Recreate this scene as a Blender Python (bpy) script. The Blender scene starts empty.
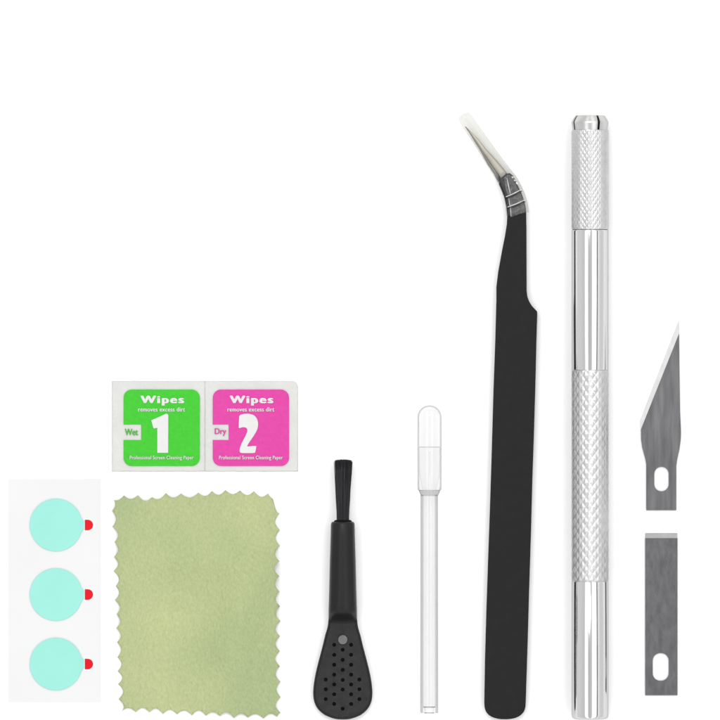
import bpy, bmesh, math, random
from mathutils import Vector, geometry, noise
random.seed(7)
S = 0.01                       # one unit of the layout plan in metres-like scene units
scene = bpy.context.scene
COL = scene.collection

def W(x, y, z=0.0):
    return Vector(((x - 360.0) * S, (360.0 - y) * S, z * S))

# ------------------------------------------------------------------ materials
def new_mat(name):
    m = bpy.data.materials.new(name)
    m.use_nodes = True
    nt = m.node_tree
    return m, nt, nt.nodes['Principled BSDF']

def mat(name, col, rough=0.5, metal=0.0, var=0.0, vscale=3.0, stretch=(1, 1, 1), bump=0.0, bscale=40.0,
        bdist=0.01, spec=0.5, col2=None, rvar=0.0, rot=0.0, detail=5.0, bstretch=(1, 1, 1), spectint=1.0):
    m, nt, b = new_mat(name)
    N, L = nt.nodes, nt.links
    b.inputs['Base Color'].default_value = (*col, 1)
    b.inputs['Roughness'].default_value = rough
    b.inputs['Metallic'].default_value = metal
    b.inputs['Specular IOR Level'].default_value = spec
    b.inputs['Specular Tint'].default_value = (spectint, spectint, spectint, 1)
    geo = N.new('ShaderNodeNewGeometry')
    mp = N.new('ShaderNodeMapping')
    mp.inputs['Scale'].default_value = stretch
    mp.inputs['Rotation'].default_value = (0, 0, rot)
    L.new(geo.outputs['Position'], mp.inputs['Vector'])
    if var > 0 or col2:
        n = N.new('ShaderNodeTexNoise')
        n.inputs['Scale'].default_value = vscale
        n.inputs['Detail'].default_value = detail
        L.new(mp.outputs['Vector'], n.inputs['Vector'])
        r = N.new('ShaderNodeValToRGB')
        c2 = col2 or tuple(c * (1 - var) for c in col)
        c1 = col if col2 else tuple(min(1, c * (1 + var)) for c in col)
        r.color_ramp.elements[0].position = 0.32
        r.color_ramp.elements[1].position = 0.68
        r.color_ramp.elements[0].color = (*c2, 1)
        r.color_ramp.elements[1].color = (*c1, 1)
        L.new(n.outputs['Fac'], r.inputs['Fac'])
        L.new(r.outputs['Color'], b.inputs['Base Color'])
        if rvar:
            mr = N.new('ShaderNodeMapRange')
            mr.inputs['To Min'].default_value = rough - rvar
            mr.inputs['To Max'].default_value = rough + rvar
            L.new(n.outputs['Fac'], mr.inputs['Value'])
            L.new(mr.outputs['Result'], b.inputs['Roughness'])
    if bump > 0:
        mp2 = N.new('ShaderNodeMapping')
        mp2.inputs['Scale'].default_value = bstretch
        mp2.inputs['Rotation'].default_value = (0, 0, rot)
        L.new(geo.outputs['Position'], mp2.inputs['Vector'])
        n2 = N.new('ShaderNodeTexNoise')
        n2.inputs['Scale'].default_value = bscale
        n2.inputs['Detail'].default_value = 4
        L.new(mp2.outputs['Vector'], n2.inputs['Vector'])
        bp = N.new('ShaderNodeBump')
        bp.inputs['Strength'].default_value = bump
        bp.inputs['Distance'].default_value = bdist
        L.new(n2.outputs['Fac'], bp.inputs['Height'])
        L.new(bp.outputs['Normal'], b.inputs['Normal'])
    return m

def clear_mat(name, stops, gloss=1.0, tint=(1, 1, 1), rough=0.05, haze=0.0, hazecol=(.8, .8, .8), bump=0.0, bscale=8):
    """thin clear plastic: light passes with more loss where the wall is seen edge-on, plus a surface reflection"""
    m = bpy.data.materials.new(name)
    m.use_nodes = True
    nt = m.node_tree
    N, L = nt.nodes, nt.links
    for n in list(N):
        N.remove(n)
    out = N.new('ShaderNodeOutputMaterial')
    lw = N.new('ShaderNodeLayerWeight')
    lw.inputs['Blend'].default_value = 0.5
    r = N.new('ShaderNodeValToRGB')
    els = r.color_ramp.elements
    while len(els) > 1:
        els.remove(els[-1])
    for i, (p, v) in enumerate(stops):
        e = els[0] if i == 0 else els.new(p)
        e.position = p
        e.color = (v * tint[0], v * tint[1], v * tint[2], 1)
    tr = N.new('ShaderNodeBsdfTransparent')
    gl = N.new('ShaderNodeBsdfGlossy')
    gl.inputs['Roughness'].default_value = rough
    fr = N.new('ShaderNodeMath')
    fr.operation = 'POWER'
    fr.inputs[1].default_value = 4
    L.new(lw.outputs['Facing'], fr.inputs[0])
    ad = N.new('ShaderNodeMath')
    ad.operation = 'MULTIPLY_ADD'
    ad.inputs[1].default_value = .45
    ad.inputs[2].default_value = .03
    L.new(fr.outputs[0], ad.inputs[0])
    mul = N.new('ShaderNodeMath')
    mul.operation = 'MULTIPLY'
    mul.inputs[1].default_value = gloss
    mx = N.new('ShaderNodeMixShader')
    L.new(lw.outputs['Facing'], r.inputs['Fac'])
    L.new(r.outputs['Color'], tr.inputs['Color'])
    L.new(ad.outputs[0], mul.inputs[0])
    L.new(mul.outputs[0], mx.inputs['Fac'])
    src = tr
    if haze > 0:
        df = N.new('ShaderNodeBsdfDiffuse')
        df.inputs['Color'].default_value = (*hazecol, 1)
        m2 = N.new('ShaderNodeMixShader')
        m2.inputs['Fac'].default_value = haze
        L.new(tr.outputs[0], m2.inputs[1])
        L.new(df.outputs[0], m2.inputs[2])
        src = m2
    if bump > 0:
        geo = N.new('ShaderNodeNewGeometry')
        n2 = N.new('ShaderNodeTexNoise')
        n2.inputs['Scale'].default_value = bscale
        L.new(geo.outputs['Position'], n2.inputs['Vector'])
        bp = N.new('ShaderNodeBump')
        bp.inputs['Strength'].default_value = bump
        bp.inputs['Distance'].default_value = 0.02
        L.new(n2.outputs['Fac'], bp.inputs['Height'])
        L.new(bp.outputs['Normal'], gl.inputs['Normal'])
    L.new(src.outputs[0], mx.inputs[1])
    L.new(gl.outputs[0], mx.inputs[2])
    L.new(mx.outputs[0], out.inputs['Surface'])
    return m

M = {}
M['table'] = mat('white_tabletop_paint', (.86, .86, .86), 0.6, spec=0.1, var=.01, vscale=1.5, bump=.02, bscale=30)
M['film'] = mat('film_card', (.615, .615, .617), 0.45, spec=0.2, var=.012, vscale=.9)
M['mint'] = mat('mint_film', (.262, .60, .525), 0.45, spec=0.1, var=.015, vscale=3)
M['red'] = mat('red_film', (.60, .006, .014), 0.4, spec=0.1, var=.08, vscale=12)
M['red_edge'] = mat('clear_tab_edge', (.74, .74, .74), 0.3, spec=0.2, var=.01)
M['paper'] = mat('sachet_paper', (.53, .53, .515), 0.6, spec=0.2, var=.03, vscale=6, bump=.7, bscale=24, bdist=.014)
M['green'] = mat('green_ink', (.046, .43, .027), 0.55, spec=0.12, var=.05, vscale=30, bump=.25, bscale=22, bdist=.01)
M['pink'] = mat('pink_ink', (.545, .048, .28), 0.55, spec=0.12, var=.05, vscale=30, bump=.25, bscale=22, bdist=.01)
M['white_ink'] = mat('white_ink', (.585, .585, .575), 0.6, spec=0.1, var=.02, vscale=20)
M['green_ink'] = mat('green_lettering', (.06, .36, .04), 0.6, spec=0.1, var=.02, vscale=20)
M['pink_ink'] = mat('pink_lettering', (.50, .06, .26), 0.6, spec=0.1, var=.02, vscale=20)
M['black_plastic'] = mat('black_plastic', (.0095, .0095, .0105), 0.36, var=.18, vscale=2.5, stretch=(1, .35, 1), bump=.14, bscale=55, bdist=.006, spec=0.22)
M['paddle_face'] = mat('black_plastic_fine', (.0145, .0145, .0155), 0.5, var=.25, vscale=14, bump=.45, bscale=60, bdist=.008, spec=0.22)
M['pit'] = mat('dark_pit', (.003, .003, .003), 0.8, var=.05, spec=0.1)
M['dot'] = mat('grey_plastic', (.105, .105, .11), 0.6, var=.15, vscale=14, bump=.2, bscale=40, bdist=.004)
M['bristle'] = mat('bristle_nylon', (.010, .010, .013), 0.32, var=.4, vscale=10, stretch=(4, .2, 1), spec=0.5)
M['black_steel'] = mat('black_coated_steel', (.0100, .0100, .0100), 0.55, var=.08, vscale=14, bump=.08, bscale=60, bdist=.003, spec=0.13)
M['tip_steel'] = mat('tip_steel', (.33, .305, .27), 0.45, 1.0, var=.12, vscale=8, stretch=(1, .3, 1))
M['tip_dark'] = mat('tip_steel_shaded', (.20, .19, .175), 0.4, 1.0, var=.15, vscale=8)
M['alu'] = mat('polished_aluminium', (.60, .60, .605), 0.105, 1.0, var=.03, vscale=2.5, stretch=(6, .2, 1), spectint=.62, rvar=.025, bump=.06, bscale=30, bdist=.002, bstretch=(3, .15, 1))
M['knurl'] = mat('knurled_aluminium', (.535, .535, .538), 0.36, 1.0, var=.06, vscale=14, spectint=.7, bump=.25, bscale=45, bdist=.004)
M['collet'] = mat('satin_aluminium', (.53, .53, .525), 0.28, 1.0, var=.05, vscale=8, spectint=.7)
M['slit'] = mat('dark_slit', (.006, .005, .005), 0.7, var=.05, spec=0.1)
M['blade'] = mat('ground_blade_steel', (.125, .125, .129), 0.38, 1.0, var=.22, vscale=7, stretch=(2.6, .28, 1), rot=math.radians(-28),
                 bump=.5, bscale=34, bdist=.004, rvar=.08, bstretch=(5, .25, 1))
M['blade_spine'] = mat('brushed_blade_steel', (.112, .112, .117), 0.40, 1.0, var=.13, vscale=16, stretch=(1.6, .5, 1), rot=math.radians(8),
                 bump=.5, bscale=44, bdist=.004, rvar=.08, bstretch=(2.5, .6, 1))
M['edge_top'] = mat('stoned_edge_steel', (.30, .30, .295), 0.5, 1.0, var=.06, vscale=12)
M['edge'] = mat('honed_edge_steel', (.66, .65, .65), 0.3, 1.0, var=.05, vscale=9, bump=.2, bscale=40, bdist=.003)
M['glass'] = clear_mat('clear_dropper', [(0, .975), (.25, .97), (.32, .76), (.6, .74), (1, .50)], 1.0, rough=.06)
M['core'] = clear_mat('clear_core', [(0, .998), (.6, .99), (.8, .93), (1, .7)], .5, rough=.06)
M['glass_in'] = clear_mat('clear_dropper_bore', [(0, .995), (.45, .985), (.68, .92), (.85, .80), (1, .55)], 1.0, rough=.06)
M['bulbglass'] = clear_mat('clear_bulb', [(0, .955), (.42, .95), (.54, .78), (.85, .66), (1, .3)], 1.0, rough=.06, bump=.25, bscale=6)
M['ring'] = clear_mat('clear_ring', [(0, .85), (.5, .74), (1, .3)], 1.0, rough=.1)
M['sleeve'] = clear_mat('clear_vinyl', [(0, .925), (.4, .92), (.7, .86), (1, .68)], .8, tint=(1, 1, .985), rough=.14, haze=.03, bump=.2, bscale=5)
M['wrap'] = clear_mat('cling_film', [(0, .92), (1, .6)], .9, rough=.14, haze=.018, hazecol=(.8, .8, .88), bump=1.0, bscale=20)
M['crease_glint'] = mat('film_crease_glint', (.62, .62, .64), 0.3, spec=0.5, var=.2, vscale=20)  # pale colour stands in for the highlights along the film folds

def cloth_mat():
    m, nt, b = new_mat('suede_cloth')
    N, L = nt.nodes, nt.links
    b.inputs['Roughness'].default_value = .95
    b.inputs['Specular IOR Level'].default_value = .05
    b.inputs['Sheen Weight'].default_value = .12
    geo = N.new('ShaderNodeNewGeometry')
    def nz(scale, detail, stretch=(1, 1, 1), rot=0):
        mp = N.new('ShaderNodeMapping')
        mp.inputs['Scale'].default_value = stretch
        mp.inputs['Rotation'].default_value = (0, 0, rot)
        L.new(geo.outputs['Position'], mp.inputs['Vector'])
        n = N.new('ShaderNodeTexNoise')
        n.inputs['Scale'].default_value = scale
        n.inputs['Detail'].default_value = detail
        L.new(mp.outputs['Vector'], n.inputs['Vector'])
        return n
    big = nz(.62, 2)  # broad nap tone; its darker areas also stand in for fold shade
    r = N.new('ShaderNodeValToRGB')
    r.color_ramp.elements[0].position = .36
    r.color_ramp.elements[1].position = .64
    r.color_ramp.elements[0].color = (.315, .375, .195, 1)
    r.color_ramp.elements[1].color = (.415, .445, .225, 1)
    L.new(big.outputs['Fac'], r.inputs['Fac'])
    fine = nz(52, 10, (1, .6, 1), .5)
    r2 = N.new('ShaderNodeValToRGB')
    r2.color_ramp.elements[0].position = .35
    r2.color_ramp.elements[1].position = .68
    r2.color_ramp.elements[0].color = (.93, .93, .90, 1)
    r2.color_ramp.elements[1].color = (1.06, 1.06, 1.10, 1)
    L.new(fine.outputs['Fac'], r2.inputs['Fac'])
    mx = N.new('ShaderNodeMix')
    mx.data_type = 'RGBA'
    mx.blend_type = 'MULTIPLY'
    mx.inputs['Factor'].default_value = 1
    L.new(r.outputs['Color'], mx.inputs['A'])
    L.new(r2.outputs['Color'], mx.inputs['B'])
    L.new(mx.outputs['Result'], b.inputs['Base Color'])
    f2 = nz(42, 8, (1, .5, 1), .6)
    bp = N.new('ShaderNodeBump')
    bp.inputs['Strength'].default_value = .9
    bp.inputs['Distance'].default_value = .02
    L.new(f2.outputs['Fac'], bp.inputs['Height'])
    L.new(bp.outputs['Normal'], b.inputs['Normal'])
    return m
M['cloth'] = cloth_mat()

# ------------------------------------------------------------------ object helpers
def tag(o, label=None, cat=None, group=None, kind=None):
    if label: o['label'] = label
    if cat: o['category'] = cat
    if group: o['group'] = group
    if kind: o['kind'] = kind
    return o

def thing(name, x, y, label, cat, group=None):
    o = bpy.data.objects.new(name, None)
    o.empty_display_size = .1
    COL.objects.link(o)
    o.location = W(x, y, 0)
    return tag(o, label, cat, group)

def top_of(o):
    v = Vector(o.location)
    while o.parent:
        o = o.parent
        v += o.location
    return v

def link(name, me, m, parent=None, smooth=False, loc=None):
    """mesh data holds world positions; shift it to the parent's (or its own) origin"""
    o = bpy.data.objects.new(name, me)
    COL.objects.link(o)
    if parent is not None:
        off = top_of(parent)
        o.parent = parent
    else:
        off = loc if loc is not None else Vector((0, 0, 0))
        o.location = off
    me.transform(__import__('mathutils').Matrix.Translation(-off))
    me.materials.clear()
    me.materials.append(M[m] if isinstance(m, str) else m)
    for p in me.polygons:
        p.use_smooth = smooth
    me.update()
    return o

def link_bm(name, bm, m, parent=None, smooth=False, loc=None):
    bmesh.ops.recalc_face_normals(bm, faces=bm.faces)
    me = bpy.data.meshes.new(name)
    bm.to_mesh(me)
    bm.free()
    return link(name, me, m, parent, smooth, loc)

def curve_to_mesh(cu):
    ob = bpy.data.objects.new('tmp', cu)
    COL.objects.link(ob)
    dg = bpy.context.evaluated_depsgraph_get()
    dg.update()
    me = bpy.data.meshes.new_from_object(ob.evaluated_get(dg))
    bpy.data.objects.remove(ob)
    return me

def plate(outlines, z0, z1, bevel=0.0, bres=1):
    """flat plate from closed outlines (plan units), first outer then holes"""
    cu = bpy.data.curves.new('plate', 'CURVE')
    cu.dimensions = '2D'
    cu.fill_mode = 'BOTH'
    for pts in outlines:
        sp = cu.splines.new('POLY')
        sp.points.add(len(pts) - 1)
        for i, (x, y) in enumerate(pts):
            v = W(x, y)
            sp.points[i].co = (v.x, v.y, 0, 1)
        sp.use_cyclic_u = True
    h = (z1 - z0) * S / 2
    cu.bevel_depth = bevel * S
    cu.bevel_resolution = bres
    cu.extrude = max(0, h - bevel * S)
    cu.offset = -bevel * S
    me = curve_to_mesh(cu)
    zc = (z0 + z1) / 2 * S
    for v in me.vertices:
        v.co.z += zc
    bm = bmesh.new()
    bm.from_mesh(me)
    bmesh.ops.remove_doubles(bm, verts=bm.verts, dist=1e-5)
    bm.to_mesh(me)
    bm.free()
    return me

def text_mesh(body, x0, x1, y0, y1, z, sp=1.0, wt=0.0, shear=0):
    cu = bpy.data.curves.new('t', 'FONT')
    cu.body = body
    cu.size = 1
    cu.offset = 0
    cu.shear = shear
    cu.extrude = 0
    cu.space_character = sp
    me = curve_to_mesh(cu)
    xs = [v.co.x for v in me.vertices]
    ys = [v.co.y for v in me.vertices]
    ax, bx, ay, by = min(xs), max(xs), min(ys), max(ys)
    x0 += wt / 2; x1 -= wt / 2
    for v in me.vertices:
        px = x0 + (v.co.x - ax) / (bx - ax) * (x1 - x0)
        py = y1 - (v.co.y - ay) / (by - ay) * (y1 - y0)
        v.co = W(px, py, z)
    if wt:                       # heavier strokes: the glyphs laid side by side, each copy a hair higher
        bm = bmesh.new()
        for k in range(5):
            n0 = len(bm.verts)
            bm.from_mesh(me)
            bm.verts.ensure_lookup_table()
            for v in bm.verts[n0:]:
                v.co.x += wt * S * (k / 4 - .5)
                v.co.y += wt * .12 * S * (1 if k % 2 else -1)
                v.co.z += .08 * S * k
        bm.to_mesh(me)
        bm.free()
    return me

def rrect(x0, y0, x1, y1, r, n=8):
    pts = []
    for cx, cy, a0 in ((x1 - r, y0 + r, -90), (x1 - r, y1 - r, 0), (x0 + r, y1 - r, 90), (x0 + r, y0 + r, 180)):
        for i in range(n + 1):
            a = math.radians(a0 + 90 * i / n)
            pts.append((cx + r * math.cos(a), cy + r * math.sin(a)))
    return pts

def circle(cx, cy, r, n=48):
    return [(cx + r * math.cos(2 * math.pi * i / n), cy + r * math.sin(2 * math.pi * i / n)) for i in range(n)]

def loft(sections, n=40, caps=(True, True), power=2.0):
    """sections: (centre x, centre y, dir x, dir y, half width, z centre, half height [, power]); ring lies across dir"""
    bm = bmesh.new()
    rings = []
    for s in sections:
        cx, cy, dx, dy, hw, zc, hh = s[:7]
        pw = s[7] if len(s) > 7 else power
        l = math.hypot(dx, dy)
        nx, ny = -dy / l, dx / l
        ring = []
        for i in range(n):
            a = 2 * math.pi * i / n
            c, q = math.cos(a), math.sin(a)
            cc = math.copysign(abs(c) ** (2 / pw), c)
            qq = math.copysign(abs(q) ** (2 / pw), q)
            ring.append(bm.verts.new(W(cx + nx * hw * cc, cy + ny * hw * cc, zc + hh * qq)))
        rings.append(ring)
    for a, b in zip(rings, rings[1:]):
        for i in range(n):
            j = (i + 1) % n
            bm.faces.new((a[i], a[j], b[j], b[i]))
    if caps[0]: bm.faces.new(rings[0])
    if caps[1]: bm.faces.new(rings[-1])
    return bm

def lathe(prof, cx, zc, n=64, caps=(True, True)):
    """turned part lying along the y axis of the plan: prof = (y, radius)"""
    return loft([(cx, y, 0, 1, r, zc, r) for y, r in prof], n, caps)

# ------------------------------------------------------------------ the surface
bm = bmesh.new()
for p in ((-40, -40), (40, -40), (40, 40), (-40, 40)):
    bm.verts.new((p[0], p[1], 0))
bm.faces.new(bm.verts)
tag(link_bm('tabletop', bm, 'table'), kind='structure')

# ------------------------------------------------------------------ sticker sheet
me = plate([rrect(8.5, 479, 101, 702, .8, 3)], 0.15, .75, .1)
sheet = link('backing_sheet', me, 'film', loc=W(55, 590, 0))
tag(sheet, 'thin pale grey backing sheet carrying three mint round stickers', 'sheet')

def make_sticker(cx, cy):
    t = thing('round_sticker', cx, cy, '', 'sticker', 'round stickers on the backing sheet')
    r = 26.3
    pts = []
    for i in range(72):                     # disc with the little shoulder towards the tab
        a = 2 * math.pi * i / 72
        x, y = cx + r * math.cos(a), cy + r * math.sin(a)
        if abs(y - cy) < 6 and x > cx:
            x = max(x, cx + r + 1.7)
        pts.append((x, y))
    link('disc', plate([pts], 1.0, 1.6, .1), 'mint', t)
    base = [(cx + 27.2, cy - 6.6)]
    for i in range(17):
        a = math.radians(-90 + 180 * i / 16)
        base.append((cx + 32 + 6.8 * math.cos(a), cy + 6.8 * math.sin(a)))
    base.append((cx + 27.2, cy + 6.6))
    tab = link('pull_tab', plate([base], .80, .95, 0), 'red_edge', t)
    d = [(cx + 28.9, cy - 5.3)]
    for i in range(17):
        a = math.radians(-90 + 180 * i / 16)
        d.append((cx + 31.8 + 5.3 * math.cos(a), cy + 5.3 * math.sin(a)))
    d.append((cx + 28.9, cy + 5.3))
    link('tab_print', plate([d], 1.0, 1.5, .1), 'red', tab)
    return t
st = make_sticker(56, 525)
st['label'] = 'topmost mint green round sticker with red pull tab on the backing sheet'
for cy, lab in ((594.5, 'middle mint green round sticker with red pull tab, between the other two'),
                (664, 'lowest mint green round sticker with red pull tab, nearest the sheet bottom edge')):
    c = st.copy(); COL.objects.link(c)
    c.location = W(56, cy, 0); c['label'] = lab
    for ch in list(st.children):
        d = ch.copy(); COL.objects.link(d); d.parent = c
        for g in ch.children:
            e = g.copy(); COL.objects.link(e); e.parent = d

# ------------------------------------------------------------------ wipe sachets
strip = thing('wipe_sachet_strip', 205, 426,
              'pair of joined white wipe sachets printed green 1 Wet and pink 2 Dry', 'wipes')
def sachet_body(x0, x1, r_right):
    """thin paper packet, slightly pillowed, flat sealed margins"""
    y0, y1 = 381, 471.5
    nx, ny = 60, 58
    bm = bmesh.new()
    def ht(u, v, px, py):
        e = min(u, 1 - u, v, 1 - v)
        pil = max(0, min(1, (e - .05) / .1))
        pil = pil * pil * (3 - 2 * pil)
        return 1.3 + .35 * pil + .35 * noise.noise(Vector((px * .05, py * .05, 3))) * (1 - pil * .7)
    grid = []
    for j in range(ny + 1):
        row = []
        for i in range(nx + 1):
            u, v = i / nx, j / ny
            x, y = x0 + u * (x1 - x0), y0 + v * (y1 - y0)
            if r_right and u > .95 and v < .06:       # clipped corner
                k = (u - .95) / .05 * (1 - v / .06)
                x -= 1.6 * k; y += 1.6 * k
            ex = .35 * noise.noise(Vector((px * .3 if False else x * .3, y * .3, 9)))
            row.append(bm.verts.new(W(x, y + (ex if j in (0, ny) else 0), ht(u, v, x, y))))
        grid.append(row)
    for j in range(ny):
        for i in range(nx):
            bm.faces.new((grid[j][i], grid[j][i + 1], grid[j + 1][i + 1], grid[j + 1][i]))
    r = bmesh.ops.extrude_face_region(bm, geom=list(bm.faces))
    for v in r['geom']:
        if isinstance(v, bmesh.types.BMVert):
            v.co.z = .1 * S
    return bm
def panel(x0, side, colour, ink, word, digit, lab):
    sb = link_bm('sachet', sachet_body(*((112, 204.88, 0) if side == 0 else (204.92, 298, 1))), 'paper', strip, True)
    sb['label'] = lab
    x1 = x0 + 76.3
    z = 2.25
    r = 8.2
    full = rrect(x0, 389.5, x1, 466, r)
    # notch for the small tab on the left side
    tabw = 17.6 if side == 0 else 15.8
    out = []
    for (x, y) in full:
        out.append((x, y))
    # the ring order ends on the left side going up: find the gap between the two left corners
    k = 3 * 9
    out = full[:k] + [(x0, 440), (x0 + tabw, 440), (x0 + tabw, 424.6), (x0, 424.6)] + full[k:]
    link('printed_panel', plate([out], 1.75, z, 0), colour, sb)
    link('title_lettering', text_mesh('Wipes', x0 + 16.8, x0 + 60.6, 395.8, 405.3, z + .3, 1.25, 1.7), 'white_ink', sb)
    link('small_lettering', text_mesh('removes excess dirt', x0 + 14.6, x0 + 61.5, 407.2, 411.4, z + .3, 1.08, .3), 'white_ink', sb)
    link('small_lettering', text_mesh('Professional Screen Cleaning Paper', x0 + 6.2, x0 + 70, 455.6, 460.4, z + .3, 1.08, .15), 'white_ink', sb)
    if side == 0:
        link('tab_lettering', text_mesh('Wet', x0 + 1.2, x0 + 14.6, 428.8, 435.2, z + .3, 1.0, .5), ink, sb)
    else:
        link('tab_lettering', text_mesh('Dry', x0 + 1.9, x0 + 13.6, 428.3, 435.9, z + .3, 1.0, .5), ink, sb)
    ox = 105 if side == 0 else 205
    pts = [(ox + a / 7.2, 375 + b / 7.2) for a, b in digit]
    link('numeral', plate([pts], z + .2, z + .5, 0), 'white_ink', sb)
one = [(333, 326), (400, 297), (438, 279), (449, 279), (456, 288), (455, 560), (377, 560), (377, 380), (368, 381), (352, 386), (347, 376)]
two = [(247, 294), (258, 285), (285, 279), (318, 279), (345, 286), (364, 299), (377, 320), (383, 348), (380, 378), (372, 402), (356, 430),
       (336, 460), (318, 485), (306, 505), (303, 514), (315, 514), (345, 511), (371, 511), (366, 538), (360, 562), (266, 562), (253, 558),
       (249, 548), (251, 528), (260, 500), (275, 470), (292, 438), (303, 412), (306, 394), (300, 382), (287, 376), (268, 376), (243, 384), (244, 340)]
def chaikin(p, k=1):
    for _ in range(k):
        q = []
        for a, b in zip(p, p[1:] + p[:1]):
            q += [(a[0] * .85 + b[0] * .15, a[1] * .85 + b[1] * .15), (a[0] * .15 + b[0] * .85, a[1] * .15 + b[1] * .85)]
        p = q
    return p
panel(123.6, 0, 'green', 'green_ink', 'Wet', one, 'sachet with green printed panel, numeral 1 and the word Wet')
panel(212.8, 1, 'pink', 'pink_ink', 'Dry', chaikin(two), 'sachet with pink printed panel, numeral 2 and the word Dry')

# ------------------------------------------------------------------ cleaning cloth
def cloth():
    left = [(114, 499.7), (112, 510.8), (112.5, 526.5), (114.6, 542), (114, 557), (113.6, 571), (115.8, 586), (114.8, 600), (116.5, 614),
            (116.3, 628), (117.2, 642), (117.5, 657), (117.6, 671), (118.2, 684), (118.5, 699), (121, 712)]
    bottom = [(136, 712), (149.5, 712.3), (163, 714), (177, 714.3), (192, 715.3), (206, 715.6), (220, 716), (234, 718), (248, 717.5), (263.5, 718.5), (277, 716.8)]
    right = [(280.6, 712.5), (280.8, 697), (280.5, 681.5), (280, 666), (280, 651), (280, 636), (280.5, 621), (280, 606), (279.7, 591.5), (279.5, 576), (279.5, 561),
             (280, 545.5), (280, 530), (279.7, 513.5)]
    top = [(273, 499), (268, 493.5), (254, 491), (240, 490.4), (225.5, 490), (212, 491), (198.5, 492.5), (181, 493.3), (166, 493), (152, 497), (138, 495), (124, 495.3)]
    def scallop(tips, depth, inward):
        out = []
        for i, (a, b) in enumerate(zip(tips, tips[1:])):
            dx, dy = b[0] - a[0], b[1] - a[1]
            L = math.hypot(dx, dy)
            d = 1.12 * depth * min(1, L / 12) * random.uniform(.85, 1.1)
            if L < 7.5: d = .6
            elif L < 11.6 and i in (0, len(tips) - 2): d *= .6
            for k in range(8):
                t = k / 8
                s = math.sin(math.pi * t) ** .98
                out.append((a[0] + dx * t + inward[0] * d * s, a[1] + dy * t + inward[1] * d * s))
        return out
    o = scallop(left + bottom[:0], 4.1, (1, 0)) + scallop([left[-1]] + bottom, 4.2, (0, -1)) \
        + scallop([bottom[-1]] + right, 4.3, (-1, 0)) + scallop([right[-1]] + top + [left[0]], 3.9, (0, 1))
    # drop near-duplicates
    q = []
    for p in o:
        if not q or math.hypot(p[0] - q[-1][0], p[1] - q[-1][1]) > .25: q.append(p)
    o = q
    pts = [Vector(p) for p in o]
    n = len(pts)
    edges = [(i, (i + 1) % n) for i in range(n)]
    x = 110
    while x < 283:
        y = 488
        while y < 720:
            pts.append(Vector((x + random.uniform(-.5, .5), y + random.uniform(-.5, .5))))
            y += 2.6
        x += 2.6
    vs, es, fs, *_ = geometry.delaunay_2d_cdt(pts, edges, [list(range(n))], 1, 1e-4)
    def hgt(x, y):
        u, v = (x - 112) / 168, (y - 492) / 224
        h = 2.6
        # soft fold ridge: crosses the upper part, then runs down the right third
        h += 13 * math.exp(-((x - 243 + .12 * (y - 600)) / 26) ** 2) * (1 / (1 + math.exp(-(y - 560) / 12)))* (1 / (1 + math.exp((y - 675) / 18)))
        h += 6 * math.exp(-((y - 560 - .10 * (x - 200)) / 20) ** 2) * (1 / (1 + math.exp(-(x - 140) / 14)))
        h += 2.4 * noise.noise(Vector((x * .018, y * .018, 1.3)))
        h += .45 * noise.noise(Vector((x * .05, y * .05, 5.3)))
        return max(.9, h)
    bm = bmesh.new()
    bv = [bm.verts.new(W(v.x, v.y, hgt(v.x, v.y))) for v in vs]
    for f in fs:
        if len(set(f)) > 2:
            bm.faces.new([bv[i] for i in f])
    loose = [v for v in bm.verts if not v.link_faces]
    bmesh.ops.delete(bm, geom=loose, context='VERTS')
    r = bmesh.ops.extrude_face_region(bm, geom=list(bm.faces))
    for v in r['geom']:
        if isinstance(v, bmesh.types.BMVert):
            v.co.z -= .8 * S
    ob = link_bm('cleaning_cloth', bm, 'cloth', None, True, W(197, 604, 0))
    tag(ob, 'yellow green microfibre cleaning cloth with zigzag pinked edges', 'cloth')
cloth()

# ------------------------------------------------------------------ little brush with perforated scoop
br = thing('cleaning_brush', 343, 590, 'black plastic cleaning brush with perforated teardrop scoop end', 'brush')
CX = 342.8
secs = []
# (y, half width, z bottom, z top, power)
for y, hw, zb, zt, pw in ((521.6, 10.6, 3.2, 24.4, 2), (522.3, 11.4, 2.4, 25.2, 2), (524, 11.9, 2, 25.8, 2), (535, 12.1, 1.8, 26, 2), (560, 12.9, 1.4, 26.6, 2),
                          (590, 13.6, 1, 27.2, 2.05), (604, 14.0, .7, 27.2, 2.1), (608.5, 14.2, .6, 26.9, 2.15), (611, 14.2, .6, 25.4, 2.25), (613.5, 14.2, .6, 22, 2.4),
                          (616.5, 14.2, .6, 16.4, 2.6), (619, 14.3, .6, 12.2, 2.8), (621.5, 14.4, .6, 9.2, 3.0), (624, 14.4, .6, 7.4, 3.2), (626, 14.4, .6, 6.4, 3.4)):
    secs.append((CX, y, 0, 1, hw, (zb + zt) / 2, (zt - zb) / 2, pw))
link_bm('handle', loft(secs, 64), 'black_plastic', br, True)
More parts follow.
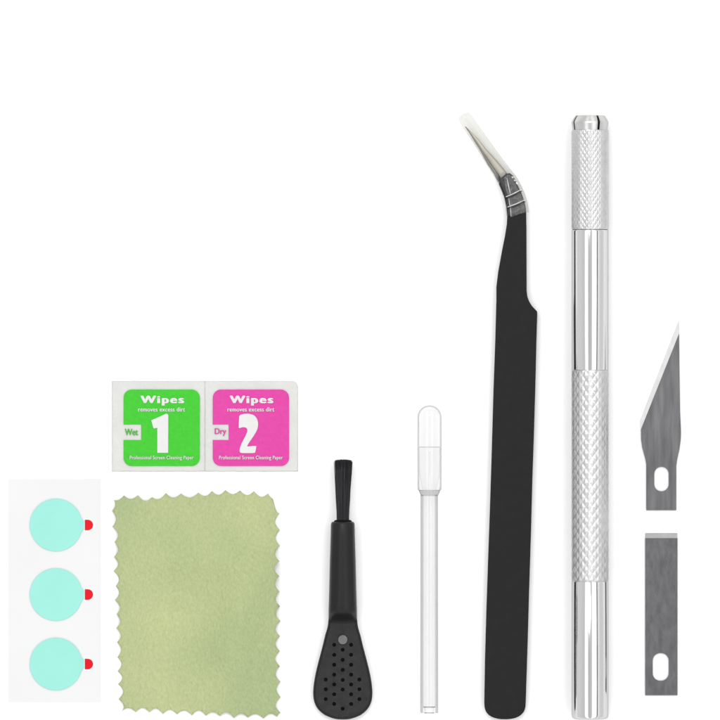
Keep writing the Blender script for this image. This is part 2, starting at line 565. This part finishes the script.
# dark socket mouth ring the bristles come out of
bm = lathe([(519.6, 7.0), (520.4, 8.6), (521.8, 9.4)], CX + .2, 13.8, 48)
link_bm('socket_rim', bm, 'pit', br, True)
def paddle_outline(inset=0.0):
    half = [(613, 13.2), (619, 14.3), (624, 14.8), (629, 15.8), (635, 17.6), (645, 20.0), (655, 22.6), (665, 25.2), (675, 27.5), (684, 29.0), (692, 29.6), (699, 29.1),
            (705, 27.2), (710, 23.8), (714.2, 18.9), (717, 13.2), (718.9, 6.6), (719.3, 0)]
    # catmull-rom through the half outline
    P = [(607, 12.5)] + half + [(718.9, -6.6)]
    res = []
    for i in range(1, len(P) - 2):
        p0, p1, p2, p3 = P[i - 1:i + 3]
        for k in range(4):
            t = k / 4
            res.append(tuple(.5 * (2 * p1[d] + (p2[d] - p0[d]) * t + (2 * p0[d] - 5 * p1[d] + 4 * p2[d] - p3[d]) * t * t
                       + (-p0[d] + 3 * p1[d] - 3 * p2[d] + p3[d]) * t ** 3) for d in (0, 1)))
    res.append((719.3, 0))
    ptsR = [(CX + w, y) for y, w in res]
    ptsL = [(2 * CX - x, y) for x, y in reversed(ptsR[:-1])]
    full = ptsR + ptsL
    if inset:
        out = []
        cxx, cyy = CX, 680
        n = len(full)
        for i in range(n):
            a, b = full[max(0, i - 1)], full[min(n - 1, i + 1)]
            tx, ty = b[0] - a[0], b[1] - a[1]
            l = math.hypot(tx, ty) or 1
            nx, ny = -ty / l, tx / l
            out.append((full[i][0] + nx * inset, full[i][1] + ny * inset))
        return out
    return full
holes = []
for y in (644.6, 654.6, 664.5, 674.4, 684.2, 694, 703.7):
    holes += [(334.2, y), (351.1, y)]
for y in (649.5, 659.6, 669.6, 679.7, 689.3, 708.4):
    holes.append((342.7, y))
for y in (679.3, 689, 698.8):
    holes += [(325.8, y), (359.4, y)]
body = link('scoop', plate([paddle_outline()], .8, 6.0, .8, 3), 'black_plastic', br, True)
rim_in = paddle_outline(2.0)
link('scoop_rim', plate([paddle_outline(.15), rim_in], 5.6, 8.8, .7, 3), 'black_plastic', br, True)
face = [p for p in paddle_outline(1.9) if p[1] > 617]
fc = link('perforated_face', plate([face] + [circle(x, y, 1.9, 18) for x, y in holes], 6.1, 7.7, .18, 1), 'paddle_face', br)
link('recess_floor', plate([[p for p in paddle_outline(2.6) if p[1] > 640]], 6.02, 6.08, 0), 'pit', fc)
link('round_inlay', plate([circle(CX, 639.4, 4.6, 40)], 8.0, 9.9, .3, 2), 'dot', br)
# bristles
bm = bmesh.new()
for k in range(520):
    a = random.uniform(0, 2 * math.pi)
    rr = math.sqrt(random.random())
    bx, bz = CX + .2 + 5.9 * rr * math.cos(a), 13.8 + 5.5 * rr * math.sin(a)
    sp = random.uniform(1.36, 1.56)
    tx, tz = CX + .6 + (bx - CX - .2) * sp + random.uniform(-.5, .5), 13.8 + (bz - 13.8) * 1.1 + random.uniform(-.5, .5)
    ty = 459.8 + random.uniform(-.6, 1.0) + .012 * (tx - CX) ** 2
    N_ = 5
    prev = None
    for s in range(N_ + 1):
        t = s / N_
        bend = math.sin(t * math.pi) * random.uniform(-.25, .25)
        x = bx + (tx - bx) * t ** 1.15 + bend
        z = bz + (tz - bz) * t
        y = 523 + (ty - 523) * t
        r = .36 * (1 - .35 * t)
        ring = [bm.verts.new(W(x + r * math.cos(q), y, z + r * math.sin(q))) for q in (0.3, 2.39, 4.49)]
        if prev:
            for i in range(3):
                bm.faces.new((prev[i], prev[(i + 1) % 3], ring[(i + 1) % 3], ring[i]))
        prev = ring
    bm.faces.new(prev)
link_bm('bristles', bm, 'bristle', br, True)

# ------------------------------------------------------------------ dropper
dr = thing('dropper', 429.5, 560, 'clear plastic dropper with rounded bulb and long slim tube', 'dropper')
DX, DZ = 429.4, 12.6
prof = []
for i in range(15):
    a = math.radians(6 * i + 5)
    prof.append((417.2 - 12 * math.cos(a), 12.0 * math.sin(a)))
prof += [(417.2, 12.0), (440, 12.1), (470, 12.0), (486, 12.0), (489.5, 11.8), (490.6, 10.4)]
link_bm('bulb', lathe(prof, DX, DZ, 64, (True, False)), 'bulbglass', dr, True)
link_bm('bulb_core', lathe([(447, 10.2), (447.6, 10.4), (462, 10.4), (476, 9.8), (484, 8.0), (490, 6.6)], DX, DZ, 48, (False, False)), 'core', dr, True)
link_bm('collar', lathe([(489.8, 11.0), (490.4, 10.6), (492.5, 9.9), (494.6, 8.8), (495.8, 8.0)], DX, DZ, 48, (False, False)), 'ring', dr, True)
link_bm('tube', lathe([(494.5, 8.7), (520, 8.75), (600, 8.85), (690, 9.0), (711.6, 9.0), (712.6, 8.6)], DX - .3, DZ, 64, (False, False)), 'glass', dr, True)
link_bm('bore', lathe([(495.5, 5.9), (600, 6.0), (704.5, 6.1), (706.6, 5.9), (707.2, 4.9), (712.6, 4.8)], DX - .3, DZ, 48, (False, False)), 'glass_in', dr, True)
def torus_y(cx, y, zc, R, r, n=48, k=10):
    bm = bmesh.new()
    rings = []
    for i in range(n):
        a = 2 * math.pi * i / n
        rings.append([bm.verts.new(W(cx + (R + r * math.cos(b)) * math.cos(a), y + r * math.sin(b), zc + (R + r * math.cos(b)) * math.sin(a)))
                      for b in [2 * math.pi * j / k for j in range(k)]])
    for i in range(n):
        for j in range(k):
            bm.faces.new((rings[i][j], rings[(i + 1) % n][j], rings[(i + 1) % n][(j + 1) % k], rings[i][(j + 1) % k]))
    return bm
link_bm('tip_ring', torus_y(DX - .3, 706.6, DZ, 5.7, .5), 'ring', dr, True)
link_bm('mouth_ring', torus_y(DX - .3, 712.4, DZ, 4.6, .45), 'ring', dr, True)
link_bm('seam_ring', torus_y(DX, 447, DZ, 10.0, .25), 'ring', dr, True)

# ------------------------------------------------------------------ curved tweezers
tw = thing('curved_tweezers', 511, 560, 'long matte black tweezers with bent neck and pale steel tips in a clear sleeve', 'tweezers')
arm = [(499.2, 184), (500.5, 179.5), (503.5, 176.5), (506.5, 174), (509.5, 173.2), (512.5, 175.5), (515, 180), (518, 186.5), (521.3, 193.5), (523.6, 199.5),
       (525.2, 205.5), (526.0, 212), (526.3, 230), (526.4, 260), (526.5, 291), (527.2, 296.5), (529, 301.5), (532, 306.2), (535.2, 309.6), (537.0, 311.5), (537.1, 314),
       (536.3, 340), (535.1, 390), (533.6, 440), (532.2, 480), (530.9, 530), (529.0, 590), (527.6, 640), (526.3, 680), (525.6, 702)]
for i in range(1, 20):
    a = math.radians(180 * i / 20)
    arm.append((504.9 + 20.6 * math.cos(a) ** 1 if False else 504.9 + 20.6 * math.copysign(abs(math.cos(a)) ** .85, math.cos(a)), 703 + 15.6 * math.sin(a) ** .8))
arm += [(484.2, 702), (484.9, 660), (486.3, 610), (488.0, 560), (489.8, 510), (491.4, 460), (493.4, 390), (495.2, 340), (496.3, 300), (496.8, 287), (498.6, 272),
        (502.6, 250), (505.4, 236), (507.3, 224), (507.7, 216), (506.8, 207), (505, 198.5), (502.2, 191)]
link('arm', plate([arm], 6.6, 9.8, .55, 2), 'black_steel', tw)
low = [(x + (-.5 if y < 300 else 0), y + (.6 if y > 700 else 0)) for x, y in arm]
link('arm', plate([low], .5, 3.6, .5, 2), 'black_steel', tw)
endp = [(x, y) for x, y in arm if y > 655]
endp = [(504.9 + (x - 504.9) * .97, 688 + (y - 688) * .95) for x, y in endp]
link('end_joint', plate([endp], 3.65, 6.55, 0), 'black_steel', tw)
def needle(pts, m, z0a, z1a, z0b, z1b, nm):
    """tapered steel tip: pts = [(x,y,halfwidth)] from neck to point, heights blend"""
    secs = []
    n = len(pts)
    for i, (x, y, hw) in enumerate(pts):
        t = i / (n - 1)
        a = pts[max(0, i - 1)]; b = pts[min(n - 1, i + 1)]
        zb, zt = z0a + (z0b - z0a) * t, z1a + (z1b - z1a) * t
        secs.append((x, y, b[0] - a[0], b[1] - a[1], hw, (zb + zt) / 2, (zt - zb) / 2, 2.6))
    link_bm(nm, loft(secs, 24), m, tw, True)
needle([(505.6, 178, 3.9), (501.6, 172.3, 3.75), (494.2, 163, 3.4), (489.2, 156.5, 2.7), (484.0, 150, 2.0), (477.6, 141, 1.6), (472, 134, .95), (465.6, 127.0, .35)], 'tip_steel', 5.8, 9.2, 5.4, 6.2, 'tip')
needle([(500.2, 181, 2.6), (495.6, 172.6, 2.1), (488.8, 163, 1.8), (481.3, 150, 1.3), (475.2, 141, 1.0), (470.6, 134, .7), (465.3, 126.8, .35)], 'tip_dark', 1.2, 5, 4.6, 5.6, 'tip')
# vinyl sleeve: flattened tube that follows the bend
sl = []
for cx, cy, dx, dy, hw in ((462.9, 114.6, 1, 1.55, 4.6), (463.6, 115.8, 1, 1.55, 6.0), (465.5, 118.6, 1, 1.55, 6.7), (472, 128.4, 1, 1.5, 7.0), (482.5, 143.8, 1, 1.5, 7.4),
                           (492, 157.8, 1, 1.5, 7.8), (500.5, 170, 1, 1.5, 8.3), (507.5, 180.6, 1, 1.7, 9.3), (512.2, 190, 1, 2.2, 10.0),
                           (515.2, 199, 1, 3.2, 10.7), (516.8, 207, 1, 5, 11.2), (517.6, 214.2, 1, 6, 11.4)):
    sl.append((cx, cy, dx, dy, hw, 5.9, min(5.7, hw * .8 + .8), 2.6))
link_bm('clear_sleeve', loft(sl, 40, (True, False)), 'sleeve', tw, True)
# cling film bands drawn tight round the neck
film = [[(503.6, 178), (507.5, 174.6), (511.4, 176.2), (515.4, 184.5), (518.6, 191), (508, 196.6), (505.8, 190)],
        [(508.6, 198.8), (520.2, 193.2), (523.6, 200.5), (509.8, 206)],
        [(510.3, 208.4), (524.6, 202.8), (525.6, 211.8), (511, 217.2)]]
wrap = None
bm = bmesh.new()
for k, f in enumerate(film):
    mz = 10.0
    me = plate([f], mz, mz + .3, 0)
    b2 = bmesh.new(); b2.from_mesh(me)
    off = len(bm.verts)
    vs = [bm.verts.new(v.co) for v in b2.verts]
    for fc_ in b2.faces:
        bm.faces.new([vs[v.index] for v in fc_.verts])
    b2.free()
wrap = link_bm('film_wrap', bm, 'wrap', tw)
def strand(p, q, r, z, m, nm, parent, sag=.5):
    n = 8
    secs = []
    for i in range(n + 1):
        t = i / n
        w = r * (.35 + .65 * math.sin(math.pi * min(1, max(0, t * .9 + .05))))
        secs.append((p[0] + (q[0] - p[0]) * t, p[1] + (q[1] - p[1]) * t + sag * math.sin(math.pi * t), q[0] - p[0], q[1] - p[1], w, z + .3 * math.sin(math.pi * t), w))
    link_bm(nm, loft(secs, 10), m, parent, True)
strand((505.6, 197.0), (521.4, 189.4), .62, 10.3, 'crease_glint', 'film_crease_glint', wrap)  # thin bright highlights on the wrinkles, built as pale strands
strand((507.2, 207.2), (525.0, 199.8), .55, 10.3, 'crease_glint', 'film_crease_glint', wrap)
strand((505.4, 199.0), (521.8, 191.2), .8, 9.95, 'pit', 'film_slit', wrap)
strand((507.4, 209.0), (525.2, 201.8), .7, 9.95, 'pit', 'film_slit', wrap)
strand((506.6, 178), (510.2, 194.5), .45, 10.35, 'crease_glint', 'film_crease_glint', wrap, 0)
for (x, y, r) in ((512.4, 177.6, 1.0), (514.4, 180.6, .8), (516.8, 183.6, 1.1)):
    link_bm('film_crease_glint', loft([(x - r, y - r, 1, 1, r * .3, 10.5, .2), (x, y, 1, 1, r * .8, 10.7, .5), (x + r, y + r, 1, 1, r * .3, 10.5, .2)], 12), 'crease_glint', wrap, True)
strand((510.2, 207.5), (510.9, 217), .35, 10.3, 'crease_glint', 'film_crease_glint', wrap, 0)
strand((508.6, 198.6), (509.6, 206), .35, 10.3, 'crease_glint', 'film_crease_glint', wrap, 0)

# ------------------------------------------------------------------ knife handle
kn = thing('hobby_knife_handle', 589.5, 420, 'silver aluminium hobby knife handle with two knurled grips and split collet, no blade', 'knife handle')
KX, KR = 589.6, 18.4
KZ = KR + .4
def knurl(y0, y1, nper, pitch_y, amp, R):
    na = nper * 8
    nl = int((y1 - y0) / pitch_y * 8)
    bm = bmesh.new()
    rows = []
    def tri(t):
        t = t - math.floor(t)
        return 1 - abs(2 * t - 1)
    for j in range(nl + 1):
        y = y0 + (y1 - y0) * j / nl
        v = (y - y0) / pitch_y
        fade = min(1, (y - y0) / 1.2, (y1 - y) / 1.2)
        row = []
        for i in range(na):
            u = i / 8
            h = min(tri(u + v), tri(u - v))
            h = min(h, .75)
            r = R - amp + amp * h / .75
            r = (R - amp) + (r - (R - amp)) * max(0, fade)
            a = 2 * math.pi * i / na
            row.append(bm.verts.new(W(KX + r * math.cos(a), y, KZ + r * math.sin(a))))
        rows.append(row)
    for a, b in zip(rows, rows[1:]):
        for i in range(na):
            j = (i + 1) % na
            bm.faces.new((a[i], a[j], b[j], b[i]))
    bm.faces.new(rows[0]); bm.faces.new(rows[-1])
    return bm
k1 = link_bm('knurled_grip', knurl(130.6, 229.6, 26, 6.6, .5, KR + .2), 'knurl', kn)
k1['label'] = 'short finely knurled grip below the collet'
link_bm('barrel', lathe([(229.7, KR - 1.2), (230.4, KR - .15), (231.5, KR), (369.6, KR), (370.4, KR - .5)], KX, KZ, 128), 'alu', kn, True)
k2 = link_bm('knurled_grip', knurl(370.3, 580.6, 17, 9.7, .6, KR + .2), 'knurl', kn)
k2['label'] = 'long coarser knurled grip at the middle of the handle'
link_bm('barrel', lathe([(580.5, KR - .5), (581.3, KR), (714.5, KR), (716.2, KR - .35), (717.4, KR - 1.3), (718, KR - 2.6)], KX, KZ, 128), 'alu', kn, True)
# collet: four jaws with slits between them
def jaw(a0, a1):
    prof = [(116.0, 14.2), (116.5, 14.9), (119, 16.6), (122.2, 18.3), (123.6, 18.4), (126.5, 17.9), (130.5, 17.3)]
    n = 18
    bm = bmesh.new()
    outer, inner = [], []
    for y, r in prof:
        outer.append([bm.verts.new(W(KX + r * math.cos(a0 + (a1 - a0) * i / n), y, KZ + r * math.sin(a0 + (a1 - a0) * i / n))) for i in range(n + 1)])
        inner.append([bm.verts.new(W(KX + 4 * math.cos(a0 + (a1 - a0) * i / n), y, KZ + 4 * math.sin(a0 + (a1 - a0) * i / n))) for i in range(n + 1)])
    for g in (outer, inner):
        for a, b in zip(g, g[1:]):
            for i in range(n):
                bm.faces.new((a[i], a[i + 1], b[i + 1], b[i]))
    m_ = len(prof)
    for j in range(m_ - 1):
        for i in (0, n):
            bm.faces.new((outer[j][i], outer[j + 1][i], inner[j + 1][i], inner[j][i]))
    for j in (0, m_ - 1):
        for i in range(n):
            bm.faces.new((outer[j][i], outer[j][i + 1], inner[j][i + 1], inner[j][i]))
    return bm
def ang(u): return math.acos(max(-1, min(1, u)))
s1 = ang((597.6 - KX) / 17.5)          # slit on the right of centre
gap = math.radians(5.0)
for k in range(4):
    a0 = s1 + k * math.pi / 2 + gap / 2 * 1.6
    a1 = s1 + (k + 1) * math.pi / 2 - gap / 2 * 1.6
    link_bm('collet_jaw', jaw(a0, a1), 'collet', kn, False)
link_bm('collet_core', lathe([(118.5, 3.9), (119.2, 12.6), (122, 14.6), (130.3, 14.8)], KX, KZ, 48), 'slit', kn, True)

# ------------------------------------------------------------------ blades
pb = thing('pointed_blade', 662, 420, 'pointed grey steel hobby blade with bright slanted cutting edge and slotted tang', 'blade')
blade_out = [(679.0, 333.5), (679.4, 372), (680.0, 410), (680.9, 432), (680.6, 440), (679.4, 449), (677.0, 460), (676.2, 466), (676.2, 510.2), (646.2, 510.2),
             (646.2, 464), (645.0, 458), (642.0, 447), (641.1, 440), (640.9, 429.7)]
slot = rrect(654.2, 466.8, 668.6, 491.2, 7.1)
link('blade_body', plate([blade_out, slot], .3, 2.5, .12, 1), 'blade', pb)
bm = bmesh.new()
o = [(640.8, 429.5), (640.0, 420.5), (679.0, 319.5), (679.0, 333.3)]
lowv = [bm.verts.new(W(x, y, .25)) for x, y in o]
hi = [bm.verts.new(W(x, y, z)) for (x, y), z in zip(o, (2.45, .83, .41, 2.45))]
bm.faces.new(hi); bm.faces.new(list(reversed(lowv)))
for i in range(4):
    bm.faces.new((lowv[i], lowv[(i + 1) % 4], hi[(i + 1) % 4], hi[i]))
link_bm('cutting_edge', bm, 'edge', pb)
cb = thing('chisel_blade', 661, 615, 'rectangular grey steel chisel blade with bright top edge and oval slot at the bottom', 'blade')
link('blade_body', plate([[(645.1, 538.2), (677.4, 538.2), (677.4, 695.2), (645.1, 695.2)], rrect(652.6, 653, 668.6, 680.6, 7.6)], .3, 2.5, .12, 1), 'blade_spine', cb)
bm = bmesh.new()
o = [(645.2, 538.1), (645.2, 533.0), (677.3, 533.0), (677.3, 538.1)]
lowv = [bm.verts.new(W(x, y, .25)) for x, y in o]
hi = [bm.verts.new(W(x, y, z)) for (x, y), z in zip(o, (2.45, .6, .6, 2.45))]
bm.faces.new(hi); bm.faces.new(list(reversed(lowv)))
for i in range(4):
    bm.faces.new((lowv[i], lowv[(i + 1) % 4], hi[(i + 1) % 4], hi[i]))
link_bm('cutting_edge', bm, 'edge_top', cb)

# ------------------------------------------------------------------ light: made-up banded surround and one overhead softbox
w = bpy.data.worlds.new('World')
scene.world = w
w.use_nodes = True
N, L = w.node_tree.nodes, w.node_tree.links
bg = N['Background']
tc = N.new('ShaderNodeTexCoord')
sep = N.new('ShaderNodeSeparateXYZ')
L.new(tc.outputs['Generated'], sep.inputs[0])
at = N.new('ShaderNodeMath'); at.operation = 'ARCTAN2'
L.new(sep.outputs['X'], at.inputs[0]); L.new(sep.outputs['Z'], at.inputs[1])
mr = N.new('ShaderNodeMapRange')
mr.inputs['From Min'].default_value = -math.pi / 2
mr.inputs['From Max'].default_value = math.pi / 2
L.new(at.outputs[0], mr.inputs['Value'])
ramp = N.new('ShaderNodeValToRGB')
L.new(mr.outputs['Result'], ramp.inputs['Fac'])
els = ramp.color_ramp.elements
def dpos(d): return (d + 90) / 180
stops = [(-90, 1.0), (-62, .98), (-46, .90), (-36, .88), (-31, 2.1), (-17, 2.1), (-12, .70), (-4, .80), (9, .84), (14, 2.1), (37, 1.95), (40.5, 1.6), (42, .12), (47, .12), (48.5, 1.35), (58, 1.2), (68, .98), (90, 1.0)]  # unseen bands, invented to give the aluminium its bright and dark reflected stripes
for i, (d, v) in enumerate(stops):
    e = els[0] if i == 0 else (els[1] if i == 1 else els.new(dpos(d)))
    e.position = dpos(d)
    e.color = (v / 2, v / 2, v / 2, 1)
L.new(ramp.outputs['Color'], bg.inputs['Color'])
bg.inputs['Strength'].default_value = 2.0

la = bpy.data.lights.new('overhead_softbox', 'AREA')
la.shape = 'DISK'
la.size = 9
la.energy = 2700
la.color = (1, 1, 1)
lo = bpy.data.objects.new('overhead_softbox', la)
COL.objects.link(lo)
lo.location = (-1.5, 11, 33)
lo.rotation_euler = (Vector((0, 0, 0)) - lo.location).to_track_quat('-Z', 'Y').to_euler()

# ------------------------------------------------------------------ camera
cam = bpy.data.cameras.new('camera')
co = bpy.data.objects.new('camera', cam)
COL.objects.link(co)
H = 90.0
co.location = (0, 0, H)
cam.sensor_width = 36
cam.lens = 36 * H / 7.2
cam.clip_end = 500
cam.clip_start = 1
scene.camera = co

scene.view_settings.view_transform = 'Standard'
scene.view_settings.look = 'None'
scene.view_settings.exposure = 0
scene.view_settings.gamma = 1
scene.render.engine = 'CYCLES'
scene.cycles.max_bounces = 12
scene.cycles.transparent_max_bounces = 24
scene.cycles.use_denoising = True
